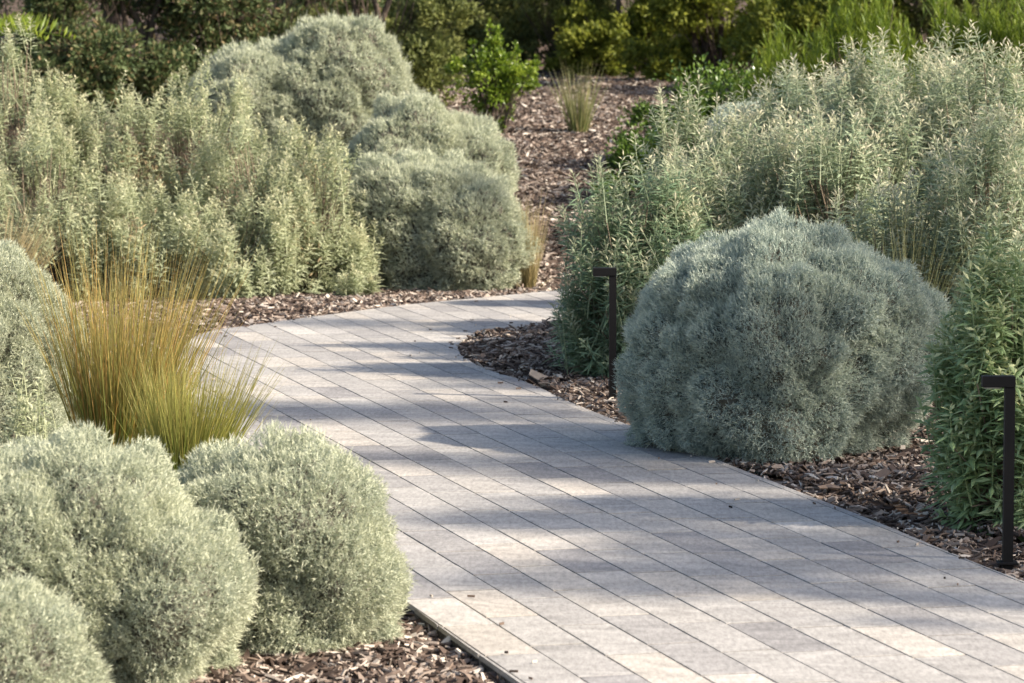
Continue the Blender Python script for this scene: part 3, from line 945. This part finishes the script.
# dense shrubs and trees behind the slope
T = lambda h, r0, lean=0: [([(0, 0, -.1), (lean * .3, 0, h * .4), (lean, 0, h)], [r0, r0 * .75, r0 * .35])]
bgt = [
 ('dark evergreen shrub at the top left behind the sage', 40, 28.6, M['olive_dark'], 1.7, 'dense_shrub'),
 ('dark evergreen shrub with a grey trunk left of the tallest cushion bush', 135, 29.2, M['olive_dark'], 1.9, 'dense_shrub'),
 ('dark shrub with reddish new leaves above the tallest cushion bush', 240, 29.5, M['olive_dark'], 2.0, 'dense_shrub'),
 ('brownish green shrub directly behind the peak of the tallest cushion bush', 305, 32.5, M['olive_dark'], 2.0, 'dense_shrub'),
 ('olive green weeping shrub right of the tallest cushion bush', 372, 30, M['olive'], 1.9, 'dense_shrub'),
 ('dim olive shrub behind the young bright green shrub', 470, 35, M['olive'], 1.8, 'dense_shrub'),
 ('olive shrub behind the lone grass tussock', 565, 34.5, M['olive'], 1.9, 'dense_shrub'),
 ('yellow green shrub at the top of the mulch slope', 640, 34, M['lime'], 1.9, 'dense_shrub'),
 ('sunlit yellow green shrub left of the strappy plants', 722, 32.5, M['lime'], 1.9, 'dense_shrub'),
 ('yellow green shrub behind the strappy plants', 820, 31, M['lime'], 2.0, 'dense_shrub'),
 ('olive shrub behind the upper right corner', 950, 31, M['olive'], 2.0, 'dense_shrub'),
]
for i, (lab, px, d, m, h, nm) in enumerate(bgt):
    r = random.Random(i)
    bl = []
    for k in range(14):
        bl.append((r.uniform(-.6, .6), r.uniform(-.4, .4), (r.uniform(.1, 1) if k > 4 else r.uniform(.05, .3)) * h * .8 + .05, r.uniform(.22, .42), r.uniform(.22, .4), r.uniform(.18, .32)))
    tr = []
    for k in range(3):
        x0 = r.uniform(-.25, .25); x1 = r.uniform(-.5, .5)
        tr.append(([(x0, 0, -.1), (x0 * .7 + x1 * .3, r.uniform(-.1, .1), h * .4), (x1, 0, h * .9)], [.035, .025, .01]))
    leafy(lab, px, d, 32000, bl, m, .055, .026, name=nm, seed=20 + i, trunk=tr, stems=8, sr=.5)
# weeping sprays of the olive shrub
def backtree(label, px, d, m, seed, h=4.5, R=1.5, n=14000, low=.6, lL=.06, lW=.026, trunk_r=.11):
    r = random.Random(seed)
    bl = []
    for k in range(12):
        a = r.uniform(0, 6.28); q = r.uniform(.2, 1)
        bl.append((math.cos(a) * R * q, math.sin(a) * R * q * .7, r.uniform(low, h), r.uniform(.45, .8), r.uniform(.45, .8), r.uniform(.35, .6)))
    tr = [([(0, 0, -.1), (.08, 0, h * .35), (-.05, 0, h * .8)], [trunk_r, trunk_r * .8, trunk_r * .4])]
    for b in bl[:7]:
        tr.append(([(0.03, 0, h * .25), (b[0] * .5, b[1] * .5, (h * .3 + b[2]) * .5), (b[0], b[1], b[2])], [trunk_r * .45, trunk_r * .3, trunk_r * .12]))
    return leafy(label, px, d, n, bl, m, lL, lW, name='garden_tree', cat='tree', seed=seed, trunk=tr, stems=0)
for i, (px, d, m, lab) in enumerate([
    (-60, 40, 'olive_dark', 'dark tree far behind the top left corner'), (110, 41, 'olive_dark', 'dark tree behind the gap at the upper left'),
    (280, 40, 'olive_dark', 'dark tree behind the tallest cushion bush'), (440, 41, 'olive_dark', 'dark thin trunked tree behind the young green shrub'),
    (600, 42, 'olive_dark', 'dark tree behind the top of the mulch slope'), (760, 40, 'olive', 'olive tree behind the yellow green shrubs'),
    (920, 40, 'olive', 'olive tree behind the strappy shrubs'), (1080, 39, 'olive', 'olive tree beyond the upper right corner')]):
    backtree(lab, px, d, M[m], 40 + i, low=.3)

# ------------------------------------------------------------------ path lights
def bollard(label, px, py):
    b = at(px, py)
    root = thing('path_light', label, 'garden light', (b[0], b[1], -0.02), 'black garden path lights')
    z0 = -0.02; h = 0.572
    post = MB(); box(post, (b[0], b[1], z0 + (h - .034) / 2 - .02), .030, .030, h - .034 + .04, .002); post.build('post', M['black'], root)
    hd = MB(); box(hd, (b[0] - .034, b[1], z0 + h - .017), .098, .036, .034, .002); head = hd.build('lamp_head', M['black'], root)
    ln = MB(); box(ln, (b[0] - .052, b[1], z0 + h - .0355), .05, .024, .004, .001)
    o = ln.build('lens', M['lens'], root); o.parent = head
    bp = MB(); box(bp, (b[0], b[1], z0 + .012), .06, .06, .008, .002); bp.build('base_plate', M['black'], root)
bollard('farther black angular path light between the drooping sage and the wide blue grey bush', 612.5, 399)
bollard('nearer black angular path light before the leafy shrub at the right edge', 1007.5, 560)

# ------------------------------------------------------------------ trees off to the right that shade the path
def shade_tree(label, trunk_xy, targets, seed, hgt=6.0, leafn=1000):
    x, y = trunk_xy
    gz = float(terrain(x, y))
    root = thing('shade_tree', label, 'tree', (x, y, gz))
    r = np.random.default_rng(seed)
    cr = MB(); tr = MB()
    fork = np.array([x + .1, y, gz + hgt * .38])
    tube(tr, [(x, y, gz - .1), (x + .05, y, gz + hgt * .2), fork], [.2, .17, .15], k=12)
    for (p, rad, dens) in targets:
        p = np.array(p, float)
        h = hgt + r.uniform(-.8, .9)
        t = (h - p[2]) / S.z
        c = p + np.array(S) * t
        mid = (fork + c) / 2 + np.array([0, 0, .35])
        tube(tr, [fork, mid, c], [.09, .05, .015], k=7)
        n = int(leafn * dens * (rad / .45) ** 2)
        nc = 9
        cc = c + norm(r.normal(size=(nc, 3))) * (r.random((nc, 1)) ** .5) * rad * .75
        P = cc[r.integers(0, nc, n)] + r.normal(size=(n, 3)) * rad * .28
        D = norm(r.normal(size=(n, 3)) + np.array([0, 0, -.3]))
        var = np.stack([np.clip(r.normal(.5, .2, n), 0, 1), r.random(n) * .4, r.random(n)], 1)
        blades(cr, P, D, .07 * r.uniform(.7, 1.3, n), .03 * r.uniform(.7, 1.2, n), var)
    cr.build('crown', M['olive'], root)
    tr.build('trunk', M['bark'], root)
def tg(px, py, rad, dens=1.0, z=0.0):
    return (at(px, py, z), rad, dens)
def td(px, d, z, rad, dens=1.0):
    c = atd(px, 0, d); return ((c[0], d, z), rad, dens)
shade_tree('spreading tree out of view nearest on the right', (9.2, 7.2), [tg(720, 470, .42), tg(820, 505, .42), tg(640, 545, .2), tg(900, 622, .12), tg(770, 580, .2), tg(590, 582, .36), tg(690, 568, .40), tg(500, 517, .34), tg(610, 520, .36, .9), tg(720, 512, .34), tg(820, 545, .36), tg(905, 562, .34), tg(985, 598, .3), tg(960, 540, .42), tg(850, 596, .2), td(1015, 11.3, .1, .34), td(930, 12.3, .1, .45), tg(740, 562, .26, .7), tg(880, 480, .4)], 1)
shade_tree('spreading tree out of view in the middle on the right', (9.6, 10.8), [tg(620, 435, .45), tg(560, 440, .2), tg(610, 505, .2), tg(530, 400, .2), tg(440, 460, .34), tg(540, 462, .34), tg(280, 410, .40), tg(365, 412, .42), tg(470, 412, .46), tg(640, 470, .4), td(700, 13.1, .22, .34), td(900, 13.2, .15, .35), tg(640, 500, .3, .7), tg(480, 385, .3, .6)], 2)
shade_tree('spreading tree out of view farther back on the right', (9.8, 17.2), [tg(340, 322, .4, .8), td(560, 23.0, .15, .6), td(610, 15.6, .05, .4), td(380, 21.2, .15, .3)], 3, hgt=6.5)
